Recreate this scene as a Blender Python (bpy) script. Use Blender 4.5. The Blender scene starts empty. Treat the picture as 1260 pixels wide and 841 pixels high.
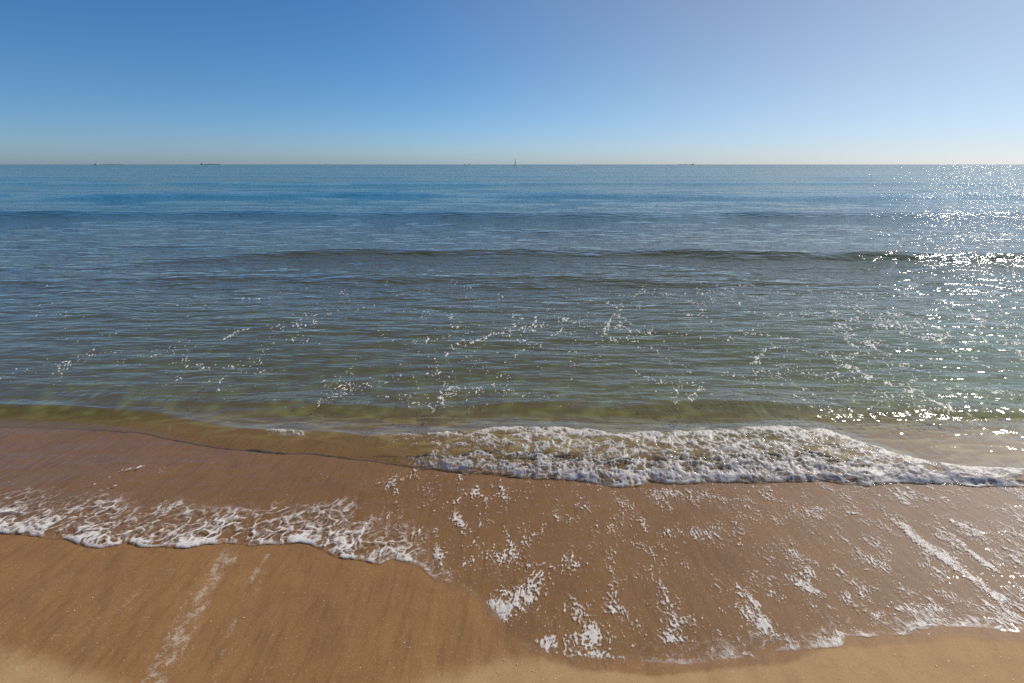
import bpy, math, random
import numpy as np

# ------------------------------------------------------------------ camera, sky, sun, exposure
S = bpy.context.scene
COL = S.collection
random.seed(7)
R = math.radians
CAM_H = 1.75
PITCH = math.atan((420.5 - 202.6) / 630.0)          # horizon at y = 202.6 of 841

cd = bpy.data.cameras.new("camera")
cam = bpy.data.objects.new("camera", cd)
COL.objects.link(cam)
cam.location = (0, 0, CAM_H)
cam.rotation_euler = (math.pi / 2 - PITCH, 0, 0)
cd.sensor_width = 36.0
cd.lens = 18.0
cd.clip_start = 0.05
cd.clip_end = 100000.0
S.camera = cam

SUN_AZ, SUN_EL = 51.0, 34.5                         # degrees right of straight ahead, above the horizon
w = bpy.data.worlds.new("World")
S.world = w
w.use_nodes = True
nt = w.node_tree
sky = nt.nodes.new("ShaderNodeTexSky")
sky.sky_type = 'NISHITA'
sky.sun_disc = False
sky.sun_elevation = R(SUN_EL)
sky.sun_rotation = R(SUN_AZ)
sky.altitude = 1600.0
sky.air_density = 1.0
sky.dust_density = 1.9
sky.ozone_density = 7.8
bg = nt.nodes["Background"]
bg.inputs["Strength"].default_value = 0.098
hs = nt.nodes.new("ShaderNodeHueSaturation")
hs.inputs["Saturation"].default_value = 1.08
tint = nt.nodes.new("ShaderNodeMix"); tint.data_type = 'RGBA'; tint.blend_type = 'MULTIPLY'
tint.inputs[0].default_value = 1.0
tint.inputs[7].default_value = (0.965, 1.0, 0.975, 1)
nt.links.new(sky.outputs[0], hs.inputs["Color"])
nt.links.new(hs.outputs[0], tint.inputs[6])
# a slightly bluer band of air low over the sea
tc = nt.nodes.new("ShaderNodeTexCoord"); sp = nt.nodes.new("ShaderNodeSeparateXYZ"); mr = nt.nodes.new("ShaderNodeMapRange")
mr.interpolation_type = 'SMOOTHSTEP'
dp = nt.nodes.new("ShaderNodeVectorMath"); dp.operation = 'DOT_PRODUCT'
dp.inputs[1].default_value = (math.sin(R(SUN_AZ)) * math.cos(R(SUN_EL)), math.cos(R(SUN_AZ)) * math.cos(R(SUN_EL)), math.sin(R(SUN_EL)))
nt.links.new(tc.outputs["Generated"], dp.inputs[0])
gs = nt.nodes.new("ShaderNodeMapRange"); gs.interpolation_type = 'SMOOTHSTEP'
gv = nt.nodes.new("ShaderNodeMapRange"); gv.interpolation_type = 'SMOOTHSTEP'
for nd_, vals in ((gs, (.40, 1.0, 1.12, .74)), (gv, (.40, 1.0, 1.0, .72))):
    for k_, v_ in enumerate(vals): nd_.inputs[k_ + 1].default_value = v_
    nt.links.new(dp.outputs["Value"], nd_.inputs[0])
nt.links.new(gs.outputs[0], hs.inputs["Saturation"]); nt.links.new(gv.outputs[0], hs.inputs["Value"])
nt.links.new(tc.outputs["Generated"], sp.inputs[0]); nt.links.new(sp.outputs[2], mr.inputs[0])
mr.inputs[1].default_value = 0.14; mr.inputs[2].default_value = 0.0
low = nt.nodes.new("ShaderNodeMix"); low.data_type = 'RGBA'; low.blend_type = 'MULTIPLY'
low.inputs[7].default_value = (0.94, 0.98, 1.12, 1)
nt.links.new(mr.outputs[0], low.inputs[0]); nt.links.new(tint.outputs[2], low.inputs[6])
nt.links.new(low.outputs[2], bg.inputs["Color"])

ld = bpy.data.lights.new("sun", 'SUN')
ld.energy = 5.0
ld.angle = R(0.5)
ld.color = (1.0, 0.93, 0.83)
sun = bpy.data.objects.new("sun", ld)
COL.objects.link(sun)
sun.rotation_euler = (R(90 - SUN_EL), 0, R(-SUN_AZ) + math.pi)
# light travels along local -Z; tilt it so that it comes from (sin az, cos az, sin el)
from mathutils import Vector
sd = Vector((math.sin(R(SUN_AZ)) * math.cos(R(SUN_EL)), math.cos(R(SUN_AZ)) * math.cos(R(SUN_EL)), math.sin(R(SUN_EL))))
sun.rotation_euler = sd.to_track_quat('Z', 'Y').to_euler()

S.view_settings.view_transform = 'Standard'
S.view_settings.look = 'None'
S.view_settings.gamma = 1.0
S.view_settings.use_curve_mapping = False
S.view_settings.exposure = 0.08
S.render.engine = 'CYCLES'
S.cycles.use_denoising = False
S.cycles.max_bounces = 6
S.cycles.transparent_max_bounces = 12
S.cycles.sample_clamp_indirect = 3.0
S.cycles.caustics_reflective = False
S.cycles.caustics_refractive = False

# ------------------------------------------------------------------ numeric helpers
def ss(a, b, x):
    t = np.clip((x - a) / (b - a), 0, 1)
    return t * t * (3 - 2 * t)

def perlin(x, y, seed=0):
    rs = np.random.RandomState(seed)
    perm = rs.permutation(256)
    ang = rs.rand(256) * 2 * np.pi
    gx, gy = np.cos(ang).astype(np.float32), np.sin(ang).astype(np.float32)
    xf, yf = np.floor(x), np.floor(y)
    xi, yi = xf.astype(np.int32) & 255, yf.astype(np.int32) & 255
    fx, fy = (x - xf).astype(np.float32), (y - yf).astype(np.float32)
    u, v = fx * fx * fx * (fx * (fx * 6 - 15) + 10), fy * fy * fy * (fy * (fy * 6 - 15) + 10)
    xi1, yi1 = (xi + 1) & 255, (yi + 1) & 255
    def g(a, b, dx, dy):
        h = perm[(perm[a] + b) & 255]
        return gx[h] * dx + gy[h] * dy
    n0 = g(xi, yi, fx, fy); n1 = g(xi1, yi, fx - 1, fy)
    n2 = g(xi, yi1, fx, fy - 1); n3 = g(xi1, yi1, fx - 1, fy - 1)
    a = n0 + u * (n1 - n0); b = n2 + u * (n3 - n2)
    return (a + v * (b - a)) * 1.4                     # about -1..1

def fbm(x, y, seed=0, octs=4, gain=0.5):
    s = 0; a = 1; t = 0; f = 1
    for i in range(octs):
        s = s + a * perlin(x * f + 17.3 * i, y * f - 9.1 * i, seed + i)
        t += a; a *= gain; f *= 2.03
    return s / t

def ridged(x, y, seed=0, octs=3, gain=0.55):
    s = 0; a = 1; t = 0; f = 1
    for i in range(octs):
        s = s + a * (1 - np.abs(perlin(x * f + 3.7 * i, y * f + 5.9 * i, seed + i)))
        t += a; a *= gain; f *= 2.1
    return s / t                                       # high along thin lines

def worley(x, y, seed=0):
    rs = np.random.RandomState(seed)
    perm = rs.permutation(256)
    ox, oy = rs.rand(256).astype(np.float32), rs.rand(256).astype(np.float32)
    xi, yi = np.floor(x).astype(np.int32), np.floor(y).astype(np.int32)
    f1 = np.full(x.shape, 9.0, np.float32); f2 = f1.copy()
    for i in (-1, 0, 1):
        for j in (-1, 0, 1):
            h = perm[(perm[(xi + i) & 255] + yi + j) & 255]
            d = np.hypot(xi + i + ox[h] - x, yi + j + oy[h] - y).astype(np.float32)
            m = d < f1
            f2 = np.where(m, f1, np.minimum(f2, d)); f1 = np.where(m, d, f1)
    return f1, f2

CP, SP = math.cos(PITCH), math.sin(PITCH)
def ground(px, py, z=0.0):
    """where the sight line through photo position (px, py) meets the height z: used to survey the real beach"""
    px, py = np.asarray(px, float), np.asarray(py, float)
    rx, ru = (px - 630) / 630, (420.5 - py) / 630
    dy, dz = CP + ru * SP, -SP + ru * CP
    t = (z - CAM_H) / dz
    return rx * t, dy * t

def curve(pts, z=0.0, smooth=1):
    x, y = ground([p[0] for p in pts], [p[1] for p in pts], z)
    for i in range(1, len(x)):
        x[i] = max(x[i], x[i - 1] + 0.004)
    xs = np.linspace(x[0], x[-1], 600)
    ys = np.interp(xs, x, y)
    k = smooth * 2 + 1
    if smooth:
        yp = np.pad(ys, smooth, mode='edge')
        ys = np.convolve(yp, np.ones(k) / k, mode='valid')
    return lambda q: np.interp(q, xs, ys)

def along(pairs, y):
    """value given along the photo's width, as a function of world x at distance y"""
    depth = y * CP + CAM_H * SP
    xs = [(p[0] - 630) / 630 * depth for p in pairs]
    vs = [p[1] for p in pairs]
    return lambda q: np.interp(q, xs, vs)

# ------------------------------------------------------------------ the surveyed lines of the beach
y_edge = curve([(0, 655), (17, 655), (57, 660), (83, 663), (100, 669), (115, 674), (135, 672), (152, 668), (177, 671), (210, 672),
                (230, 674), (250, 668), (283, 667), (307, 670), (333, 668), (377, 668), (397, 677), (417, 688), (446, 688),
                (467, 694), (482, 687), (510, 695), (532, 714), (557, 720), (585, 735), (606, 762), (628, 792), (655, 808),
                (680, 819), (716, 822), (742, 823), (772, 823), (798, 820), (840, 822), (880, 820), (939, 816), (944, 808), (999, 804),
                (1037, 800), (1043, 788), (1080, 786), (1136, 786), (1150, 777), (1160, 775), (1218, 778), (1260, 784)], 0.04, 2)
y_foot = curve([(0, 513), (67, 515), (133, 520), (187, 525), (217, 535), (253, 543), (283, 548), (333, 553), (413, 557), (440, 562),
                (497, 572), (557, 581), (635, 589), (699, 592), (740, 597), (763, 601), (785, 598), (806, 595), (850, 597), (892, 594), (939, 596),
                (1012, 592), (1072, 600), (1115, 594), (1175, 597), (1226, 600), (1260, 600)], 0.01, 3)
y_crest = curve([(0, 499), (130, 506), (190, 507), (250, 518), (300, 528), (400, 537), (446, 540), (560, 536), (635, 531), (716, 533),
                 (746, 540), (840, 537), (917, 534), (990, 530), (1033, 537), (1080, 550), (1115, 561), (1149, 567), (1205, 571), (1260, 573)], 0.07, 8)
H1 = along([(0, .05), (200, .055), (300, .075), (460, .085), (700, .10), (1000, .105), (1080, .075), (1150, .042), (1260, .036)], 2.6)
y_c2 = curve([(0, 478), (200, 486), (400, 497), (630, 496), (840, 494), (1000, 499), (1100, 500), (1260, 499)], 0.07, 20)
y_f2 = curve([(0, 500), (200, 512), (400, 526), (630, 530), (840, 532), (1000, 528), (1100, 524), (1260, 520)], 0.02, 20)
H2 = along([(0, .015), (250, .02), (420, .035), (700, .045), (1000, .045), (1100, .055), (1260, .06)], 3.1)
y_w3 = curve([(0, 320), (150, 316), (270, 310), (420, 305), (630, 305), (840, 306), (1000, 310), (1150, 312), (1260, 313)], 0.15, 15)
H3 = along([(0, .02), (150, .04), (280, .09), (420, .14), (630, .13), (760, .12), (840, .17), (1260, .19)], 10.5)
y_w4 = curve([(0, 262), (300, 260), (630, 263), (840, 261), (1260, 262)], 0.15, 15)
y_w5 = curve([(0, 345), (270, 338), (500, 343), (650, 341), (900, 347), (1260, 352)], 0.05, 15)

def relief_sand(x, y):
    """height of the sand, also under the water"""
    z = np.where(y < 2.6, 0.045 * (2.6 - y), 0.0)
    z = z - 0.05 * np.clip(y - 2.6, 0, 0.5) - 0.13 * ss(3.0, 4.0, y) - 0.055 * np.clip(y - 3.4, 0, 30) - 0.03 * np.clip(y - 33.4, 0, 300)
    z = z + 0.012 * perlin(x * 0.5, y * 0.5, 91) * ss(8, 3, np.abs(y)) * ss(0, 1.2, np.abs(y - 2.2)) 
    return z

def bump_crest(y, yc, lf, lb):
    """single swell: steeper towards the beach (lf) than behind (lb)"""
    d = y - yc
    s = np.where(d < 0, d / lf, d / lb)
    return 1.0 / np.cosh(np.clip(s * 1.6, -30, 30)) ** 2

rsw = np.random.RandomState(5)
COMP = []
for i in range(64):
    lam = 0.16 * (5.5 / 0.16) ** (i / 63.0)
    th = rsw.normal(0, 0.42 if lam > 1 else 0.65) + 0.12
    k = 2 * np.pi / lam
    slope = 0.0116 * (1.0 if lam < .8 else (lam / .8) ** -0.38)
    COMP.append((lam, k * math.sin(th), k * math.cos(th), slope / k, rsw.rand() * 6.28))

def chop(x, y, dy, dx, warp):
    z = np.zeros_like(x)
    yy = y + warp * 0.25
    xx = x + warp * 0.15
    for lam, kx, ky, a, ph in COMP:
        wt = ss(2.2, 5.0, lam / dy) * ss(2.2, 5.0, lam / dx)
        if wt.max() <= 0: continue
        z += wt * a * np.sin(kx * xx + ky * yy + ph)
    return z

# ------------------------------------------------------------------ the grid all water and foam share
ys = [1.0]
while ys[-1] < 40000:
    y = ys[-1]
    st = 0.5 if y < 4.2 else (0.62 if y < 40 else 1.0)
    ys.append(y + min(st * (y * y + CAM_H ** 2) / (512 * CAM_H), 0.35 * y))
ys = np.array(ys)
NC = 1900
U = np.linspace(-1, 1, NC); U = .78 * U + .22 * U ** 3
Y = np.repeat(ys[:, None], NC, 1)
Wd = 1.16 * ys + 2.3
X = Wd[:, None] * U[None, :]
DY = np.gradient(ys)[:, None] * np.ones((1, NC)); DX = (2 * Wd / NC)[:, None] * np.ones((1, NC))
NR = len(ys)
near = int(np.searchsorted(ys, 12.0))               # rows with foam
mid = int(np.searchsorted(ys, 90.0))

warp = np.zeros_like(X)
warp[:mid] = fbm(X[:mid] * 0.35, Y[:mid] * 0.5, 30, 3)

ZS = relief_sand(X, Y)
foot = y_foot(X) ; crest = np.maximum(y_crest(X), foot + 0.12)
foot = foot + 0.012 * (1 - 2 * np.abs(perlin(X * 9, X * 0 + .5, 41))) + 0.006 * perlin(X * 27, X * 0 + .2, 42)
s1 = (Y - foot) / (crest - foot)
h1 = H1(X)
# open water level
zo = np.full_like(X, 0.028)
zo += 0.0 * X
# the breaker: quick rise at the foot, rounded crest, long back
front = ss(0, 1, np.clip(s1, 0, 1) ** 0.62)
back = np.exp(-np.clip(Y - crest, 0, 50) / 0.30)
zb = np.where(s1 < 1, h1 * front, h1 * back)
# second wave
cw = .09 * fbm(X * 1.1, X * 0 + .4, 66, 3)
c2, f2 = y_c2(X) + cw, y_f2(X) + .6 * cw + .04 * fbm(X * 3, X * 0 + .4, 67, 2)
t2 = np.clip((Y - f2) / np.maximum(c2 - f2, 0.1), 0, 1)
z2 = H2(X) * (.62 + .55 * perlin(X * .9, X * 0 + .1, 68)) * np.where(Y < c2, ss(0, 1, t2), np.exp(-np.clip(Y - c2, 0, 50) / 0.5))
# swells further out
crw = 0.12 * fbm(X * 0.45, Y * 0.05, 50, 3)
z3 = H3(X) * .70 * bump_crest(Y, y_w3(X) + .5 * crw, 0.50, 1.3) * (1 + .16 * perlin(X * .5, X * 0, 51))
z4 = 0.15 * bump_crest(Y, y_w4(X) + 2.5 * crw, 1.1, 3.0) * (1 + .5 * perlin(X * .2, X * 0, 52))
z5 = 0.035 * bump_crest(Y, y_w5(X) + 2 * crw, 0.35, 0.8) * (1 + .6 * perlin(X * .6, X * 0, 53))
z6 = 0.0
for yy, hh, sdn in ((31, .12, 54), (52, .14, 55), (85, .16, 56), (140, .2, 57), (230, .2, 58)):
    z6 = z6 + hh * bump_crest(Y, yy + yy * .12 * perlin(X * 3 / yy, X * 0 + .3, sdn), yy * .05, yy * .1) * (1 + .7 * perlin(X * 5 / yy, X * 0, sdn + 9))
amp = 0.30 + 0.70 * ss(3.2, 8.0, Y)
amp = amp * ss(-0.18, 0.25, Y - crest) 
zc = chop(X, Y, DY, DX, warp) * amp
tail = 0.022 * ss(0, .5, Y - crest)                 # still water behind the breaker
wr2 = .0034 * fbm((X + .02 * fbm(X * 6, Y * 6, 65, 2)) * 20, Y * 5.5, 64, 3) * ss(0, .1, Y - crest) * ss(.5, .0, Y - c2)
zopen = wr2 + tail + zb + z2 * ss(0, .25, Y - crest * .5 - foot * .5) + z3 + z4 + z5 + z6 + zc
# thin sheet of water running up the sand
edge = y_edge(X) + 0.010 * perlin(X * 8, X * 0 + .7, 60) + 0.005 * perlin(X * 23, X * 0 + .7, 61)
dslope = np.gradient(edge, axis=1) / np.maximum(np.gradient(X, axis=1), 1e-6)
d = (Y - edge) / np.sqrt(1 + dslope ** 2)
lip = along([(0, .012), (420, .011), (520, .005), (640, .003), (900, .003), (1260, .003)], 1.9)(X)
film = np.where(d > 0, lip * (1 - np.exp(-np.clip(d, 0, 9) / (0.012 + .03 * ss(-.4, .3, X)))) + 0.0015 * ss(0, .5, d), -0.004 * np.clip(-d / .01, 0, 1) - 0.01 * ss(0.01, .2, -d))
# flow-aligned wrinkles of the sheet
fl = 0.55 * X                                      # run-up fans out to both sides
FX = X + .06 * X * (Y - 2)
wr = 0.0030 * fbm(FX * 30, Y * 6, 62, 3) + 0.0018 * fbm((X + .25 * Y) * 7, Y * 11, 63, 2) * ss(2.5, 2.1, Y)
zfilm = np.maximum(ZS, -.02) + film + wr * ss(0, .1, d)
open_w = ss(-0.03, 0.05, Y - foot)
Z = zfilm * (1 - open_w) + np.maximum(zopen + 0.008, ZS + 0.006) * open_w

# ------------------------------------------------------------------ foam
n = near
x, y = X[:n], Y[:n]
px_x = lambda pairs, yy: along(pairs, yy)(x)
wx = 0.035 * fbm(x * 9, y * 9, 70, 3); wy = 0.035 * fbm(x * 9 + 40, y * 9, 71, 3)
# 1 breaker froth
s = s1[:n]
env = px_x([(285, 0), (302, .78), (345, .85), (372, .35), (400, .15), (440, .42), (475, .64), (540, .82), (620, .92), (760, 1), (1300, 1)], 2.65)
band = ss(-0.01, 0.06, s) * (1 - ss(0.92, 1.10 , s + .12 * perlin(x * 6, y * 2, 72)))
rg = ridged((x + wx) * 6.5, (y + wy) * 12, 73, 3, .6)                # strands, 10 cm apart
rg2 = ridged((x + wx * .8) * 19, (y + wy * .8) * 30, 74, 3, .65)    # and finer ones
lump = fbm((x + wx * .5) * 30, (y + wy * .5) * 34, 76, 3)
fine = fbm(x * 85, y * 95, 77, 2)
solid = 0.26 * ss(.42, .02, s) + 0.34 * np.exp(-((s - .93 + .05 * perlin(x * 7, x * 0, 99)) / .085) ** 2)
patch = 0.30 * fbm(x * 3.2, y * 5, 78, 2)
right_wash = px_x([(0, 0), (1030, 0), (1120, .28), (1300, .32)], 2.65)
f_b = .20 + right_wash + (rg - .68) * 1.6 + (rg2 - .66) * 1.6 + solid + patch + .24 * lump + .34 * fine - (1 - env) * 1.3
left_low = px_x([(0, 1), (370, 1), (530, 0), (1300, 0)], 2.65)   # only the crest breaks at the left
f_b = f_b - left_low * 1.1 * ss(.62, .30, s)
f_b = np.clip(f_b, 0, 1.1) * band
# froth lifts the surface in lumps
froth = ss(.15, .85, f_b)
lift = .6 * froth * (0.006 + 0.004 * np.clip((rg2 - .6) * 2.2, -.5, 1) + 0.006 * lump + 0.003 * fine)
lift = lift + band * env * .013 * fbm((x + wx) * 6, (y + wy) * 11, 75, 2)
Z[:n] += lift * ss(-.02, .12, s)

# 2 foam along the edge of the running-up sheet and its lace
dd = d[:n]
e_left = px_x([(0, 1), (430, 1), (500, .75), (560, .35), (640, .15), (760, .35), (850, .55), (1000, .7), (1260, .85)], 1.95)
lace_w = px_x([(0, .36), (250, .34), (420, .36), (500, .24), (600, .12), (1260, .10)], 1.95)
ang = px_x([(0, .10), (300, .06), (630, 0), (900, -.10), (1260, -.17)], 1.95)
xr = (x - ang * (y - 1.9)) ; 
f1, f2_ = worley((xr + wx * 2.6) * 11, (y + wy * 2.6) * 11, 80)
lace = ss(.26, .02, f2_ - f1)
f1b, f2b = worley((xr + wx * 1.4) * 26, (y + wy * 1.4) * 24, 81)
lace2 = ss(.32, .04, f2b - f1b)
strand = ridged((xr + wx) * 17, (y + wy) * 7, 85, 3, .6)
rim = ss(.0, .005, dd) * ss(.034 + .03 * perlin(x * 5, x * 0, 82), .004, dd)
prof = ss(-.002, .02, dd) * (.35 + .65 * np.exp(-np.clip(dd, 0, 9) / (lace_w * .5))) * (1.0 - ss(.75, 1.15, dd / lace_w + .35 * fbm(x * 3, y * 3, 83, 3)))
lo = fbm(xr * 4.2, y * 4.5, 84, 3)
f_e = .55 * lace + .46 * lace2 + (strand - .66) * 1.0 + .02 + .75 * lo + .34 * fbm(x * 80, y * 70, 107, 2)
f_e = e_left * np.clip(np.clip(prof * f_e * 1.05, 0, 1) + rim * (.34 + 1.2 * fbm(x * 9, y * 9, 86, 3)), 0, 1.1)
f_e *= ss(0, .004, dd)

# 3 flecks and streaks on the sheet
def seg_dist(pts, z=0.02):
    gx, gy = ground([p[0] for p in pts], [p[1] for p in pts], z)
    best = np.full(x.shape, 9.0)
    for i in range(len(gx) - 1):
        ax, ay, bx, by = gx[i], gy[i], gx[i + 1], gy[i + 1]
        L2 = (bx - ax) ** 2 + (by - ay) ** 2
        t = np.clip(((x - ax) * (bx - ax) + (y - ay) * (by - ay)) / L2, 0, 1)
        best = np.minimum(best, np.hypot(x - ax - t * (bx - ax), y - ay - t * (by - ay)))
    return best
on_sheet = ss(.01, .04, dd) * ss(.02, -.02, Y[:n] - foot[:n])
xf = x - ang * 1.0 * (y - 2.2)
dens = px_x([(0, .10), (380, .12), (470, .42), (600, .52), (800, .5), (1000, .66), (1150, .85), (1260, .95)], 2.1)
dens = dens + .22 * fbm(xf * 2.3, y * 1.4, 90, 3)
str_x = px_x([(0, 1), (600, 1.0), (900, 1.25), (1260, 1.5)], 2.1)
dots = fbm((xf + wx) * 26 * str_x, (y + wy) * 17, 91, 2)
dots2 = fbm((xf + wx * .6) * 60 * str_x, (y + wy) * 34, 92, 2)
wig = ridged((xf + wx * 1.5) * 13 * str_x, (y + wy * 1.5) * 9, 93, 2)
wig2 = ridged((xf + wx * 1.2) * 24 * str_x, (y + wy * 1.2) * 13, 94, 1)
dash = fbm((xf + wx * .7) * 58 * str_x, (y + wy * .7) * 26, 88, 3, .6)
speck = fbm((xf + wx * .5) * 95 * str_x, (y + wy * .5) * 58, 89, 2)
clus = fbm((xf + wx) * 9, (y + wy) * 6, 87, 3)
norm = lambda v: (v - v.mean()) / v.std()
v1 = norm(.34 * dots + .44 * dash + .30 * clus + .12 * speck)
v2 = norm(.50 * speck + .36 * clus + .15 * dash)
thr = px_x([(0, 2.7), (380, 2.6), (470, 1.55), (600, 1.30), (800, 1.28), (1000, 1.02), (1150, .9), (1260, .85)], 2.1)
thr = thr - .55 * fbm(xf * 2.3, y * 1.4, 90, 3)

blobn = fbm((x + wx) * 16, (y + wy) * 13, 95, 4, .65)
def blob(px, py, rx, ry, rot, k):
    gx, gy = ground(px, py, .03)
    c, s_ = math.cos(rot), math.sin(rot)
    u, v = (x - gx) * c + (y - gy) * s_, -(x - gx) * s_ + (y - gy) * c
    return 1.25 * k * np.exp(-((u / rx) ** 2 + (v / ry) ** 2))
BL = [(640, 738, .17, .060, .75, 1.5), (612, 755, .05, .05, 0, .8), (705, 792, .05, .035, 0, 1.0), (730, 783, .05, .035, .6, 1.1), (690, 805, .13, .022, -.2, .9),
      (660, 790, .06, .02, -.9, .8), (712, 812, .06, .02, 0, .9), (925, 760, .045, .09, .5, 1.1), (935, 775, .05, .04, .5, .8), (820, 778, .045, .045, .2, .9), (820, 792, .09, .02, 0, .8),
      (990, 724, .025, .06, .6, 1.2), (1040, 735, .06, .04, .5, .9), (1112, 728, .05, .035, .6, 1.0), (1105, 757, .12, .022, .2, .8),
      (1195, 745, .16, .045, -.5, .8), (1010, 795, .10, .015, 0, .9), (1200, 770, .16, .015, 0, .9), (890, 812, .10, .012, 0, .8), (760, 815, .10, .014, 0, .7)]
for b in BL: thr = thr - blob(*b)
LN = [([(1108, 645), (1135, 672), (1180, 705), (1225, 740), (1262, 760)], .020, 1.3), ([(1150, 640), (1190, 680), (1260, 735)], .010, .9),
      ([(1080, 590), (1120, 620), (1190, 650), (1260, 690)], .010, .7), ([(950, 690), (985, 710), (1005, 732)], .009, .8), ([(905, 725), (930, 750), (945, 790)], .010, .8),
      ([(80, 584), (100, 576), (120, 567)], .010, 1.2), ([(108, 600), (128, 590), (150, 577), (183, 570)], .011, 1.3), ([(125, 605), (145, 596)], .008, 1.0),
      ([(187, 586), (198, 577), (210, 571)], .010, 1.2), ([(112, 560), (128, 554)], .016, 1.1), ([(150, 551), (162, 544)], .010, 1.0), ([(172, 553), (178, 553)], .009, 1.0),
      ([(195, 568), (206, 565)], .008, 1.0), ([(475, 605), (482, 590), (488, 605)], .012, .9), ([(450, 600), (470, 592)], .008, .7), ([(560, 630), (570, 650), (580, 655)], .009, .9),
      ([(535, 650), (540, 690), (556, 716)], .014, .8), ([(620, 650), (626, 668), (634, 690)], .009, .9), ([(650, 700), (675, 697), (683, 706)], .008, 1.0), ([(700, 735), (710, 752), (706, 765)], .009, .9), ([(790, 640), (800, 680)], .008, .8)]
for pts, wd, k in LN:
    q = seg_dist(pts) + .020 * blobn
    thr = thr - 1.55 * k * np.exp(-(q / (wd * 1.35)) ** 2)
thread = ridged((xf + wx * 1.1) * 36 * str_x, (y + wy * 1.1) * 13, 121, 3, .6)
thread2 = ridged((xf + wx * .9) * 68 * str_x, (y + wy * .9) * 27, 122, 2, .6)
v1 = norm(.55 * v1 + .95 * norm(thread) + .75 * norm(thread2) + .45 * norm(clus) + .25 * norm(speck)) + .10
tex = .42 + .58 * ss(-.7, .9, .7 * norm(thread2) + .6 * norm(thread) + .5 * norm(speck))
f_s = np.maximum(.92 * ss(thr - .10, thr + 1.2, v1) * tex, .7 * ss(thr + .15, thr + 1.3, v2)) * on_sheet
f_s = np.clip(f_s, 0, 1.1)

# 4 flecks riding on the open water
off = ss(.05, .5, y - crest[:n]) 
g1, g2 = worley((x + wx * 4 + .12 * perlin(x * 1.3, y * 1.3, 101)) * 1.35, (y + wy * 5 + .2 * perlin(x, y, 102)) * .95, 100)
net = ss(.16, .02, g2 - g1)
zone = px_x([(0, .10), (150, .30), (450, .42), (640, .45), (800, .42), (900, .62), (1260, .80)], 4.5)
rowd = ss(2.9, 3.6, y) * ss(9.5, 6.0, y)
lowf = fbm(x * .8, y * .5, 103, 3)
sc = 1 / (0.30 + 0.085 * y)                          # flecks further out that can still be seen are the larger ones
dk = fbm((x + wx) * 27 * sc, (y + wy) * 22 * sc, 104, 2)
dk2 = fbm((x + wx) * 50 * sc, (y + wy) * 42 * sc, 106, 2)
thr_o = px_x([(0, 2.5), (150, 2.05), (450, 1.8), (640, 1.7), (800, 1.75), (900, 1.45), (1260, 1.25)], 4.5)
thr3 = ridged((x + wx * 3) * 5.5 * sc, (y + wy * 3) * 4.2 * sc, 123, 2)
v3 = norm(.45 * norm(thr3) * .25 + .18 * net + .34 * dk + .48 * dk2 + .30 * lowf)
f_o = ss(thr_o, thr_o + .45, v3) * rowd * off
# a few clear strings of froth
for pts, wd in (([(570, 424), (590, 416), (610, 410), (640, 404), (655, 400), (660, 385)], .035), ([(745, 412), (746, 398), (757, 385), (763, 378), (750, 372)], .045), ([(690, 405), (680, 411)], .03),
                ([(850, 500), (856, 485), (866, 478)], .03), ([(930, 445), (940, 430), (960, 425)], .04), ([(1045, 440), (1060, 430), (1042, 420)], .05), ([(275, 415), (290, 408), (305, 404)], .05), ([(1040, 375), (1060, 385)], .05),
                ([(1000, 505), (985, 492), (975, 485)], .022)):
    q = seg_dist(pts, .05) + .05 * fbm((x + wx) * 7, (y + wy) * 5, 105, 2)
    f_o = np.maximum(f_o, ss(wd, wd * .4, q) * np.clip(.35 + dk * 1.0 + dk2 * 1.2, 0, 1) * off)
f_o = np.clip(f_o, 0, 1)

DEPTH = np.clip(Z - ZS, 0, 50)

def grid_mesh(name, X, Y, Z, mask=None, attrs=None):
    nr, nc = X.shape
    idx = np.arange(nr * nc).reshape(nr, nc)
    q = np.stack([idx[:-1, :-1], idx[:-1, 1:], idx[1:, 1:], idx[1:, :-1]], -1).reshape(-1, 4)
    P = np.stack([X, Y, Z], -1).reshape(-1, 3)
    A = {k: v.reshape(-1) for k, v in (attrs or {}).items()}
    if mask is not None:
        q = q[mask.reshape(-1)]
        used = np.unique(q)
        re = np.zeros(nr * nc, np.int64); re[used] = np.arange(len(used))
        q = re[q]; P = P[used]; A = {k: v[used] for k, v in A.items()}
    me = bpy.data.meshes.new(name)
    me.vertices.add(len(P)); me.vertices.foreach_set("co", P.astype(np.float32).ravel())
    me.loops.add(q.size); me.loops.foreach_set("vertex_index", q.astype(np.int32).ravel())
    me.polygons.add(len(q))
    me.polygons.foreach_set("loop_start", np.arange(0, q.size, 4, dtype=np.int32))
    me.polygons.foreach_set("use_smooth", np.ones(len(q), bool))
    for k, v in A.items():
        a = me.attributes.new(k, 'FLOAT', 'POINT'); a.data.foreach_set("value", v.astype(np.float32))
    me.update(calc_edges=True)
    return me

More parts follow.
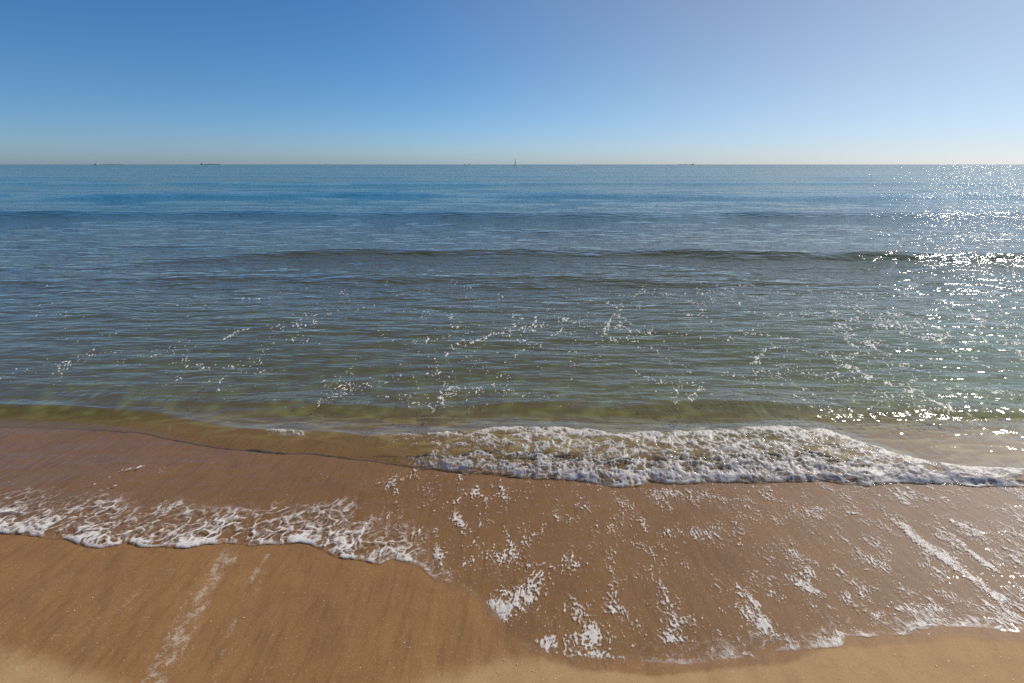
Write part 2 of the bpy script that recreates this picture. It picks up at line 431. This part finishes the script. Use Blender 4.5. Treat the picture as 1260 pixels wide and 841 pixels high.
# ------------------------------------------------------------------ materials
def mat(name):
    m = bpy.data.materials.new(name); m.use_nodes = True
    m.node_tree.nodes.clear()
    return m, m.node_tree.nodes, m.node_tree.links
class N:
    """tiny node-tree writer"""
    def __init__(s, m): s.t = m.node_tree
    def new(s, kind, **kw):
        nd = s.t.nodes.new(kind)
        ins = kw.pop('ins', {})
        for k, v in kw.items(): setattr(nd, k, v)
        for k, v in ins.items(): s.put(nd.inputs[k], v)
        return nd
    def put(s, sock, v):
        if isinstance(v, bpy.types.NodeSocket): s.t.links.new(v, sock)
        else: sock.default_value = v
    def math(s, op, a, b=0.0, c=0.0, clamp=False):
        nd = s.t.nodes.new('ShaderNodeMath'); nd.operation = op; nd.use_clamp = clamp
        s.put(nd.inputs[0], a); s.put(nd.inputs[1], b); s.put(nd.inputs[2], c)
        return nd.outputs[0]
    def vmath(s, op, a, b=(0, 0, 0), scale=None):
        nd = s.t.nodes.new('ShaderNodeVectorMath'); nd.operation = op
        s.put(nd.inputs[0], a); s.put(nd.inputs[1], b)
        if scale is not None: s.put(nd.inputs['Scale'], scale)
        return nd.outputs[0]
    def attr(s, name):
        return s.new('ShaderNodeAttribute', attribute_name=name).outputs['Fac']
    def noise(s, vec, scale, detail=2.0, rough=.5, col=False):
        nd = s.new('ShaderNodeTexNoise', ins={'Vector': vec, 'Scale': scale, 'Detail': detail, 'Roughness': rough})
        return nd.outputs['Color' if col else 'Fac']
    def mixc(s, f, a, b, blend='MIX'):
        nd = s.t.nodes.new('ShaderNodeMix'); nd.data_type = 'RGBA'; nd.blend_type = blend
        s.put(nd.inputs[0], f); s.put(nd.inputs[6], a); s.put(nd.inputs[7], b)
        return nd.outputs[2]
    def range(s, v, a, b, c=0.0, d=1.0):
        nd = s.new('ShaderNodeMapRange', interpolation_type='SMOOTHSTEP', ins={0: v, 1: a, 2: b, 3: c, 4: d})
        return nd.outputs[0]

def water_material():
    m, _, _ = mat("sea_water"); g = N(m)
    P = g.new('ShaderNodeNewGeometry').outputs['Position']
    Nn = g.new('ShaderNodeNewGeometry').outputs['Normal']
    depth = g.attr('depth'); ch = g.attr('ripple')
    # wavelets: true slopes from three samples of a height field, at several sizes
    slope = None
    for sx, sy, eps, amp_, det in ((1.5, 5.0, .02, .030, 2.0), (5.6, 17.0, .006, .0085, 2.0), (24.0, 55.0, .0015, .0009, 1.0)):
        def hgt(off):
            v = g.vmath('MULTIPLY', g.vmath('ADD', P, off), (sx, sy, 1.0))
            return g.noise(v, 1.0, det, .5)
        h0, hx, hy = hgt((0, 0, 0)), hgt((eps, 0, 0)), hgt((0, eps, 0))
        cx = g.math('MULTIPLY', g.math('SUBTRACT', h0, hx), amp_ * 2.2 / eps)
        cy = g.math('MULTIPLY', g.math('SUBTRACT', h0, hy), amp_ * 2.2 / eps)
        cv = g.new('ShaderNodeCombineXYZ', ins={0: cx, 1: cy, 2: 0.0}).outputs[0]
        slope = cv if slope is None else g.vmath('ADD', slope, cv)
    nrm = g.vmath('NORMALIZE', g.vmath('ADD', Nn, g.vmath('SCALE', slope, scale=ch)))
    # absorption along the water column, and the light the water itself sends back
    tau = g.math('MULTIPLY', depth, g.range(depth, .02, .26, .40, 1.0))      # clearer over the last shallow step
    def ex(k): return g.math('POWER', 2.71828, g.math('MULTIPLY', tau, -k))
    T = g.new('ShaderNodeCombineColor', ins={0: ex(4.0), 1: ex(2.4), 2: ex(3.4)}).outputs[0]
    far = g.range(depth, .38, 1.7)
    body = g.mixc(far, (.170, .186, .096, 1), (.012, .205, .305, 1))
    inv = g.vmath('SUBTRACT', (1, 1, 1), T)
    bodyc = g.vmath('MULTIPLY', body, inv)
    tr = g.new('ShaderNodeBsdfTransparent', ins={'Color': T}).outputs[0]
    df = g.new('ShaderNodeBsdfDiffuse', ins={'Color': bodyc, 'Normal': nrm}).outputs[0]
    tl = g.new('ShaderNodeBsdfTranslucent', ins={'Color': bodyc, 'Normal': nrm}).outputs[0]
    df = g.new('ShaderNodeMixShader', ins={0: .5, 1: df, 2: tl}).outputs[0]
    add = g.new('ShaderNodeAddShader', ins={0: tr, 1: df}).outputs[0]
    gl = g.new('ShaderNodeBsdfGlossy', distribution='GGX', ins={'Color': (1, 1, 1, 1), 'Roughness': g.range(ch, .22, .5, .02, .05), 'Normal': nrm}).outputs[0]
    inc = g.new('ShaderNodeNewGeometry').outputs['Incoming']
    dt = g.t.nodes.new('ShaderNodeVectorMath'); dt.operation = 'DOT_PRODUCT'
    g.put(dt.inputs[0], inc); g.put(dt.inputs[1], nrm)
    co = g.math('ABSOLUTE', dt.outputs['Value'])
    fr = g.math('ADD', .02, g.math('MULTIPLY', .98, g.math('POWER', g.math('SUBTRACT', 1.0, co, clamp=True), 5.0)), clamp=True)
    mx = g.new('ShaderNodeMixShader', ins={0: fr, 1: add, 2: gl}).outputs[0]
    g.new('ShaderNodeOutputMaterial', ins={'Surface': mx})
    return m

def foam_material(name, grain, hard, tint=(.86, .825, .785, 1), cover=1.0, through=.18):
    m, _, _ = mat(name); g = N(m)
    P = g.new('ShaderNodeNewGeometry').outputs['Position']
    f = g.attr('foam')
    nz = g.noise(P, grain, 3.0, .6)
    a = g.range(g.math('ADD', f, g.math('MULTIPLY', g.math('SUBTRACT', nz, .5), .9)), .5 - hard, .5 + hard, 0.0, cover)
    bmp = g.new('ShaderNodeBump', ins={'Strength': .38, 'Distance': .004, 'Height': g.noise(P, grain * .6, 3.0, .6)}).outputs[0]
    df = g.new('ShaderNodeBsdfDiffuse', ins={'Color': tint, 'Normal': bmp}).outputs[0]
    tl = g.new('ShaderNodeBsdfTranslucent', ins={'Color': tint, 'Normal': bmp}).outputs[0]
    b = g.new('ShaderNodeMixShader', ins={0: through, 1: df, 2: tl}).outputs[0]
    gl = g.new('ShaderNodeBsdfGlossy', ins={'Roughness': .40, 'Normal': bmp}).outputs[0]
    b = g.new('ShaderNodeMixShader', ins={0: .025, 1: b, 2: gl}).outputs[0]
    tr = g.new('ShaderNodeBsdfTransparent').outputs[0]
    mx = g.new('ShaderNodeMixShader', ins={0: a, 1: tr, 2: b}).outputs[0]
    g.new('ShaderNodeOutputMaterial', ins={'Surface': mx})
    return m

def sand_material():
    m, _, _ = mat("beach_sand"); g = N(m)
    P = g.new('ShaderNodeNewGeometry').outputs['Position']
    wet = g.attr('wet'); res = g.attr('residue')
    big = g.noise(P, 1.6, 4.0, .55); med = g.noise(P, 9.0, 3.0, .6)
    grain = g.noise(P, 420.0, 2.0, .7); grit = g.noise(P, 130.0, 2.0, .6)
    dry = g.mixc(g.range(grain, .3, .7), (.325, .198, .090, 1), (.425, .275, .138, 1))
    wetc = g.mixc(g.range(grain, .3, .7), (.222, .114, .043, 1), (.296, .160, .064, 1))
    wetc = g.mixc(g.math('MULTIPLY', g.range(big, .35, .7), .35), wetc, (.165, .076, .032, 1))
    c = g.mixc(wet, dry, wetc)
    c = g.mixc(g.math('MULTIPLY', g.range(med, .4, .75), .16), c, (.12, .07, .04, 1))
    drain = g.noise(g.vmath('MULTIPLY', P, (34.0, 4.5, 1.0)), 1.0, 4.0, .62)     # heavy grains drawn out by the backwash
    c = g.mixc(g.math('MULTIPLY', g.math('MULTIPLY', g.range(drain, .45, .72), wet), .34), c, (.105, .055, .026, 1))
    c = g.mixc(g.math('MULTIPLY', g.attr('caustic'), .58), c, (.50, .36, .17, 1))     # golden caustic light painted into the bed colour along its ripples
    c = g.mixc(g.attr('under'), c, (.80, .78, .70, 1), 'MULTIPLY')      # saturated grains are darker
    c = g.mixc(g.math('MULTIPLY', g.range(grit, .58, .74), .38), c, (.46, .32, .19, 1))
    c = g.mixc(g.math('MULTIPLY', g.range(grit, .40, .27), .30), c, (.09, .05, .025, 1))
    # shell dust: pale and dark single grains
    vor = g.new('ShaderNodeTexVoronoi', ins={'Vector': P, 'Scale': 55.0})
    rnd = g.new('ShaderNodeSeparateColor', ins={0: vor.outputs['Color']}).outputs
    pale = g.math('MULTIPLY', g.math('LESS_THAN', vor.outputs['Distance'], .10), g.math('GREATER_THAN', rnd[0], .84))
    dark = g.math('MULTIPLY', g.math('LESS_THAN', vor.outputs['Distance'], .09), g.math('LESS_THAN', rnd[1], .05))
    c = g.mixc(g.math('MULTIPLY', pale, .6), c, (.55, .45, .34, 1))
    c = g.mixc(g.math('MULTIPLY', dark, .7), c, (.07, .05, .035, 1))
    rn = g.range(g.math('ADD', res, g.math('MULTIPLY', g.math('SUBTRACT', g.noise(P, 140.0, 3.0, .65), .5), 1.5)), .35, 1.0)
    c = g.mixc(g.math('MULTIPLY', rn, .50), c, (.62, .54, .46, 1))
    hsum = g.math('ADD', g.math('MULTIPLY', grain, .0010), g.math('MULTIPLY', grit, .0014))
    hsum = g.math('ADD', hsum, g.math('MULTIPLY', med, .006))
    bmp = g.new('ShaderNodeBump', ins={'Strength': .45, 'Distance': 1.0, 'Height': hsum}).outputs[0]
    rough = g.range(wet, 0, 1, .8, .6)
    pb = g.new('ShaderNodeBsdfPrincipled', ins={'Base Color': c, 'Roughness': rough, 'Normal': bmp, 'Specular IOR Level': g.range(wet, 0, 1, .15, .14)})
    g.new('ShaderNodeOutputMaterial', ins={'Surface': pb.outputs[0]})
    return m

def plain(name, col, rough=.6):
    m, _, _ = mat(name); g = N(m)
    P = g.new('ShaderNodeNewGeometry').outputs['Position']
    c = g.mixc(g.math('MULTIPLY', g.noise(P, 3.0, 3.0), .35), (*col, 1), tuple(v * .6 for v in col) + (1,))
    pb = g.new('ShaderNodeBsdfPrincipled', ins={'Base Color': c, 'Roughness': rough})
    g.new('ShaderNodeOutputMaterial', ins={'Surface': pb.outputs[0]})
    return m

# ------------------------------------------------------------------ sand, water, foam objects
def link(name, me, m, **props):
    o = bpy.data.objects.new(name, me); COL.objects.link(o)
    me.materials.append(m)
    for k, v in props.items(): o[k] = v
    return o

sy = np.concatenate([np.linspace(-12, 0.6, 40)[:-1], np.arange(0.6, 3.6, .008), 3.6 * (45000 / 3.6) ** np.linspace(0, 1, 260)])
SU = np.linspace(-1, 1, 720); SU = .72 * SU + .28 * SU ** 3
SY = np.repeat(sy[:, None], 720, 1)
SX = (1.35 * np.abs(sy) + 4.0)[:, None] * SU[None, :]
SZ = relief_sand(SX, SY)
se = y_edge(SX)
# wetness: saturated where the last waves have run, paler damp sand above that
y_dry = curve([(0, 800), (60, 812), (110, 832), (200, 860), (330, 890), (430, 880), (520, 838), (560, 822), (620, 806), (660, 812), (716, 825), (840, 826), (940, 819), (1000, 808), (1045, 793), (1140, 788), (1165, 777), (1260, 787)], .06, 4)
dry_d = SY - y_dry(SX) + .045 * fbm(SX * 3, SY * 3, 110, 4, .5) + .012 * fbm(SX * 40, SY * 40, 111, 2)
softw = along([(0, .10), (500, .14), (640, .07), (720, .02), (1260, .02)], 1.4)(SX)
WET = np.clip(.5 + dry_d / softw, 0, 1); WET = WET * WET * (3 - 2 * WET)
# froth left behind in streaks by the wave before
x, y = SX, SY
RES = .80 * ss(-.05, .6, fbm((SX + .18 * SY) * 7, SY * 1.1, 118, 3)) * (.75 + .8 * fbm(SX * 60, SY * 40, 119, 2)) * ss(1.0, .2, np.abs(SX + .9) * .6)
k0 = fbm(SX * 30, SY * 14, 112, 3)
for pts, wd, k in (([(278, 672), (265, 700), (250, 725), (236, 760), (215, 800), (195, 841)], .048, .85), ([(290, 672), (283, 690)], .018, .7), ([(328, 677), (314, 695), (308, 712)], .020, .85), ([(308, 712), (285, 770), (262, 841)], .03, .5), ([(215, 690), (150, 740), (95, 800)], .05, .45),
                   ([(100, 690), (60, 720), (0, 770)], .06, .40), ([(520, 720), (500, 770)], .05, .35), ([(350, 740), (330, 841)], .03, .40), ([(165, 735), (90, 770), (20, 800)], .05, .42), ([(640, 780), (625, 800), (600, 830)], .06, .35)):
    q = seg_dist(pts, .06)
    RES = np.maximum(RES, np.exp(-(q / wd) ** 2) * k * (.72 + 1.0 * k0 + .5 * fbm(SX * 70, SY * 40, 113, 2)))
RES = RES * ss(.015, -.02, SY - se)
# soft grooves left by the backwash
groove = fbm((SX + .32 * SX * (2.2 - SY)) * 7, SY * .9, 114, 3)
ondry = ss(.0, -.05, SY - se)
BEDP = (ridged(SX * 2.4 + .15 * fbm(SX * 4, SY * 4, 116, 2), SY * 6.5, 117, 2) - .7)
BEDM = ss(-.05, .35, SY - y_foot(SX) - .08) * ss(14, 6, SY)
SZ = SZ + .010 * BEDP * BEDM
BED_CAUSTIC = BEDM * ss(.0, .28, BEDP + .10 * fbm(SX * 9, SY * 9, 120, 2))  # mask for the painted caustic patches on the shallow bed
SZ = SZ + ondry * .0035 * groove + .003 * fbm(SX * 2.2, SY * 2.2, 115, 3) * ss(6, 3, np.abs(SY))
sand = link("sand", grid_mesh("sand", SX, SY, SZ, None, {'wet': WET, 'residue': RES, 'caustic': BED_CAUSTIC, 'under': ss(0, .06, SY - se)}), sand_material(), kind="structure",
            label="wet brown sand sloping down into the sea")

RIP = 0.20 * ss(-.02, .1, d) + .35 * ss(0, .5, Y - crest) + .45 * ss(3.5, 9, Y) + .14 * ss(12, 60, Y)
RIP = np.where(s1 > 0, np.maximum(RIP, .32), RIP)
keep = (d[:-1, :-1] > -.02) | (d[1:, 1:] > -.02) | (d[:-1, 1:] > -.02) | (d[1:, :-1] > -.02)
water = link("water", grid_mesh("water", X, Y, Z, keep, {'depth': DEPTH, 'ripple': RIP}), water_material(), kind="structure",
             label="sea with low waves running up the sand")

def foam_object(name, f, thick, m, label, cat, off=.0009):
    nn = f.shape[0]
    mk = (f[:-1, :-1] > .03) | (f[1:, 1:] > .03) | (f[:-1, 1:] > .03) | (f[1:, :-1] > .03)
    zz = Z[:nn] + off + thick * ss(.1, .8, f)
    return link(name, grid_mesh(name, X[:nn], Y[:nn], zz, mk, {'foam': f}), m, kind="stuff", label=label, category=cat)
foam_object("breaker_foam", f_b, .003, foam_material("breaker_froth", 200.0, .42, through=.40), "white froth tumbling along the front of the small breaking wave", "foam")
foam_object("swash_foam", f_e, .0008, foam_material("swash_froth", 230.0, .40, cover=.90), "lacy white foam along the edge of the water on the sand", "foam")
foam_object("foam_streaks", f_s, .0003, foam_material("sheet_froth", 260.0, .46, cover=.78), "white flecks and streaks of foam on the thin sheet of water", "foam", .0004)
foam_object("foam_flecks", f_o, .003, foam_material("fleck_froth", 60.0, .22, cover=.82), "strings of small white foam flecks floating on the open water", "foam")

# ------------------------------------------------------------------ vessels far out
import bmesh
def thing(name, label, cat, loc, rz, group=None):
    o = bpy.data.objects.new(name, None); COL.objects.link(o)
    o.location = loc; o.rotation_euler = (0, 0, rz); o['label'] = label; o['category'] = cat
    o.empty_display_size = .5
    if group: o['group'] = group
    return o
def part(name, bm, m, parent):
    me = bpy.data.meshes.new(name); bm.normal_update(); bm.to_mesh(me); bm.free()
    me.materials.append(m)
    o = bpy.data.objects.new(name, me); COL.objects.link(o); o.parent = parent
    return o
def loft(sections):
    """closed skin through rings of points, capped at both ends"""
    bm = bmesh.new()
    rings = [[bm.verts.new(p) for p in r] for r in sections]
    k = len(rings[0])
    for a, b in zip(rings, rings[1:]):
        for i in range(k):
            bm.faces.new((a[i], a[(i + 1) % k], b[(i + 1) % k], b[i]))
    bm.faces.new(rings[0][::-1]); bm.faces.new(rings[-1])
    bmesh.ops.recalc_face_normals(bm, faces=bm.faces)
    return bm
def hull_bm(L, B, H, draft, sheer):
    sec = []
    for t in np.linspace(0, 1, 15):
        xx = (t - .5) * L
        wdt = B / 2 * (min(1, .72 + t * 1.2) * (1 - max(0, (t - .62) / .38) ** 2.2) + .02)
        top = H + sheer * max(0, (t - .6) / .4) ** 2 + .3 * sheer * max(0, (.15 - t) / .15)
        rake = L * .035 * max(0, (t - .7) / .3)
        sec.append([(xx + rake, -wdt, top), (xx + rake * .4, -wdt * .86, 0), (xx, -wdt * .45, -draft), (xx, wdt * .45, -draft), (xx + rake * .4, wdt * .86, 0), (xx + rake, wdt, top)])
    return loft(sec)
def box(bm, x0, x1, y0, y1, z0, z1, tp=0.0):
    vs = [bm.verts.new((x, y, z)) for z, t in ((z0, 0), (z1, tp)) for x, y in ((x0 + t, y0 + t), (x1 - t, y0 + t), (x1 - t, y1 - t), (x0 + t, y1 - t))]
    for f in ((0, 3, 2, 1), (4, 5, 6, 7), (0, 1, 5, 4), (1, 2, 6, 5), (2, 3, 7, 6), (3, 0, 4, 7)):
        bm.faces.new([vs[i] for i in f])
    return bm
def pole(p, q, r0, r1, n=8):
    p, q = Vector(p), Vector(q); d = (q - p).normalized()
    a = d.orthogonal().normalized(); b = d.cross(a)
    return loft([[tuple(c + (a * math.cos(i * 2 * math.pi / n) + b * math.sin(i * 2 * math.pi / n)) * r) for i in range(n)] for c, r in ((p, r0), (q, r1))])
def out_at(px, dist):
    """a spot on the sea in the direction of photo column px"""
    return ((px - 630) / 630 * (dist * CP), dist, 0)

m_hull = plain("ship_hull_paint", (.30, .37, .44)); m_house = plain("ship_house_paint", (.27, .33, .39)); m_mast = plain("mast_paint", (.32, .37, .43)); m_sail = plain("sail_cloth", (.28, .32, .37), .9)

# sailing boat, seen nearly end-on
t = thing("sailboat", "small dark sailing boat with a tall mast near the middle of the horizon", "sailboat", out_at(634, 960), R(74))
part("hull", hull_bm(9.5, 3.2, 1.1, .6, .35), m_hull, t)
part("cabin", box(bmesh.new(), -1.8, 2.0, -1.0, 1.0, 1.0, 1.75, .2), m_house, t)
part("mast", pole((.6, 0, 1.0), (.6, 0, 13.4), .14, .07), m_mast, t)
part("boom", pole((.6, 0, 2.3), (-3.4, .5, 2.4), .09, .07), m_mast, t)
bm = loft([[(.5, -.03, 2.6), (-3.2, .42, 2.6), (-3.2, .50, 2.6), (.5, .03, 2.6)], [(.5, -.03, 6.5), (-1.9, .45, 6.5), (-1.9, .52, 6.5), (.5, .03, 6.5)], [(.5, -.02, 12.4), (.42, .02, 12.4), (.42, .04, 12.4), (.5, .02, 12.4)]])
part("mainsail", bm, m_sail, t)
part("headsail", loft([[(4.4, -.03, 1.6), (1.0, .8, 1.9), (1.0, .86, 1.9), (4.4, .03, 1.6)], [(2.6, -.03, 6.5), (.9, .5, 6.5), (.9, .56, 6.5), (2.6, .03, 6.5)], [(.8, 0, 12.0), (.75, .02, 12.0), (.75, .04, 12.0), (.8, .02, 12.0)]]), m_sail, t)

# cargo ship with its house aft and deck cranes
def cargo_ship(px0, px1, dist, label, house_left, h=10.5, cranes=2, deckhouse=True):
    a, b = out_at(px0, dist), out_at(px1, dist); L = abs(b[0] - a[0])
    t = thing("cargo_ship", label, "ship", ((a[0] + b[0]) / 2, dist, 0), 0 if house_left else math.pi, "cargo ships on the horizon")
    part("hull", hull_bm(L, L * .15, h * .42, h * .3, h * .10), m_hull, t)
    part("bridge", box(bmesh.new(), -L * .46, -L * .37, -L * .06, L * .06, h * .4, h * 1.6, L * .004), m_house, t)
    part("funnel", pole((-L * .44, 0, h * 1.55), (-L * .445, 0, h * 2.0), L * .016, L * .014, 12), m_mast, t)
    part("mast", pole((-L * .40, 0, h * 1.6), (-L * .40, 0, h * 2.4), L * .004, L * .002), m_mast, t)
    for k in range(cranes):
        cx = L * (-.05 + .30 * k)
        c = part("crane", pole((cx, 0, h * .4), (cx, 0, h * 1.15), L * .010, L * .008), m_mast, t)
        part("jib", pole((cx, 0, h * 1.1), (cx + L * .13, 0, h * 1.25), L * .004, L * .003), m_mast, c)
    for k in range(4):
        part("hatch_cover", box(bmesh.new(), L * (-.30 + .15 * k), L * (-.18 + .15 * k), -L * .05, L * .05, h * .41, h * .52), m_house, t)
    return t
cargo_ship(247, 270, 5200, "cargo ship with two deck cranes left of the middle of the horizon", True, 8)
cargo_ship(116, 152, 6800, "longest and lowest cargo ship, on the far left of the horizon", True, 5.5, 0)
cargo_ship(833, 854, 7200, "faint low cargo ship on the horizon right of the sailing boat", False, 5, 2)

def fishing_boat(px, dist, label, rz):
    t = thing("fishing_boat", label, "boat", out_at(px, dist), rz, "small fishing boats on the horizon")
    part("hull", hull_bm(11, 3.6, 1.3, .7, .8), m_hull, t)
    part("wheelhouse", box(bmesh.new(), -2.6, .4, -1.2, 1.2, 1.2, 4.0, .25), m_house, t)
    part("mast", pole((-1.0, 0, 3.9), (-1.0, 0, 8.2), .14, .06), m_mast, t)
    part("derrick", pole((-1.0, 0, 3.6), (3.2, 0, 6.3), .09, .06), m_mast, t)
fishing_boat(572, 2500, "small fishing boat on the horizon, left one of a pair", R(15))
fishing_boat(577, 2300, "small fishing boat on the horizon, right one of a pair", R(160))
fishing_boat(402, 3400, "lone tiny fishing boat on the empty stretch of horizon", R(10))

# ------------------------------------------------------------------ bits of shell on the sand
m_shell = plain("shell", (.62, .52, .40), .5); m_weed = plain("dry_weed", (.05, .035, .02), .8)
def sand_z(x, y): return float(relief_sand(np.array([x]), np.array([y]))[0])
def shell_mesh(seed):
    rr = random.Random(seed)
    bm = bmesh.new()
    bmesh.ops.create_icosphere(bm, subdivisions=2, radius=1.0)
    for v in bm.verts:
        c = v.co
        k = 1 + .22 * math.sin(3.1 * c.x + rr.random() * .6 + seed) * math.cos(2.3 * c.y + seed)
        c.x *= 1.15 * k; c.y *= .80 * k; c.z = max(c.z, -.2) * .34 + .06 * math.cos(9 * math.atan2(c.y, c.x + 1.2))   # low ribbed dome
    me = bpy.data.meshes.new("shell_fragment"); bm.to_mesh(me); bm.free(); me.materials.append(m_shell)
    for p in me.polygons: p.use_smooth = True
    return me
SHELLS = [shell_mesh(i) for i in range(5)]
rr = random.Random(11)
def shells(spots, rmin, rmax, label, group):
    for px, py in spots:
        gx, gy = ground(px, py, .05)
        o = bpy.data.objects.new("shell_fragment", rr.choice(SHELLS)); COL.objects.link(o)
        r = rr.uniform(rmin, rmax)
        o.location = (gx, gy, sand_z(gx, gy) + r * .05); o.scale = (r, r, r); o.rotation_euler = (rr.uniform(-.2, .2), rr.uniform(-.2, .2), rr.uniform(0, 6.3))
        o['label'] = label; o['category'] = "shell fragment"; o['group'] = group
shells([(1166, 816), (1175, 814), (1207, 815), (1230, 811), (1241, 813), (1210, 835), (1151, 822), (1245, 840), (1196, 823)], .0022, .0038, "tiny pale shell fragment on the light sand at the lower right", "shell fragments on the light sand")
LS = [(87, 684), (113, 734), (83, 752), (91, 751), (30, 761), (14, 722), (133, 787), (139, 802), (182, 760), (190, 711), (97, 818), (200, 806), (259, 765), (350, 818), (356, 810), (443, 823), (461, 826), (460, 833), (497, 791), (504, 797), (476, 800), (484, 823), (430, 770), (398, 738), (300, 760)]
shells(LS, .0015, .0030, "tiny pale shell fragment on the dark wet sand at the lower left", "shell fragments on the wet sand")
shells([(620, 812), (636, 818), (655, 826), (668, 838), (690, 832), (683, 836), (760, 834), (700, 840), (612, 828), (585, 834), (850, 832), (905, 836), (980, 826), (1060, 812), (1100, 808)], .0016, .0030, "tiny pale shell fragment on damp sand just below the water's edge", "shell fragments below the water's edge")
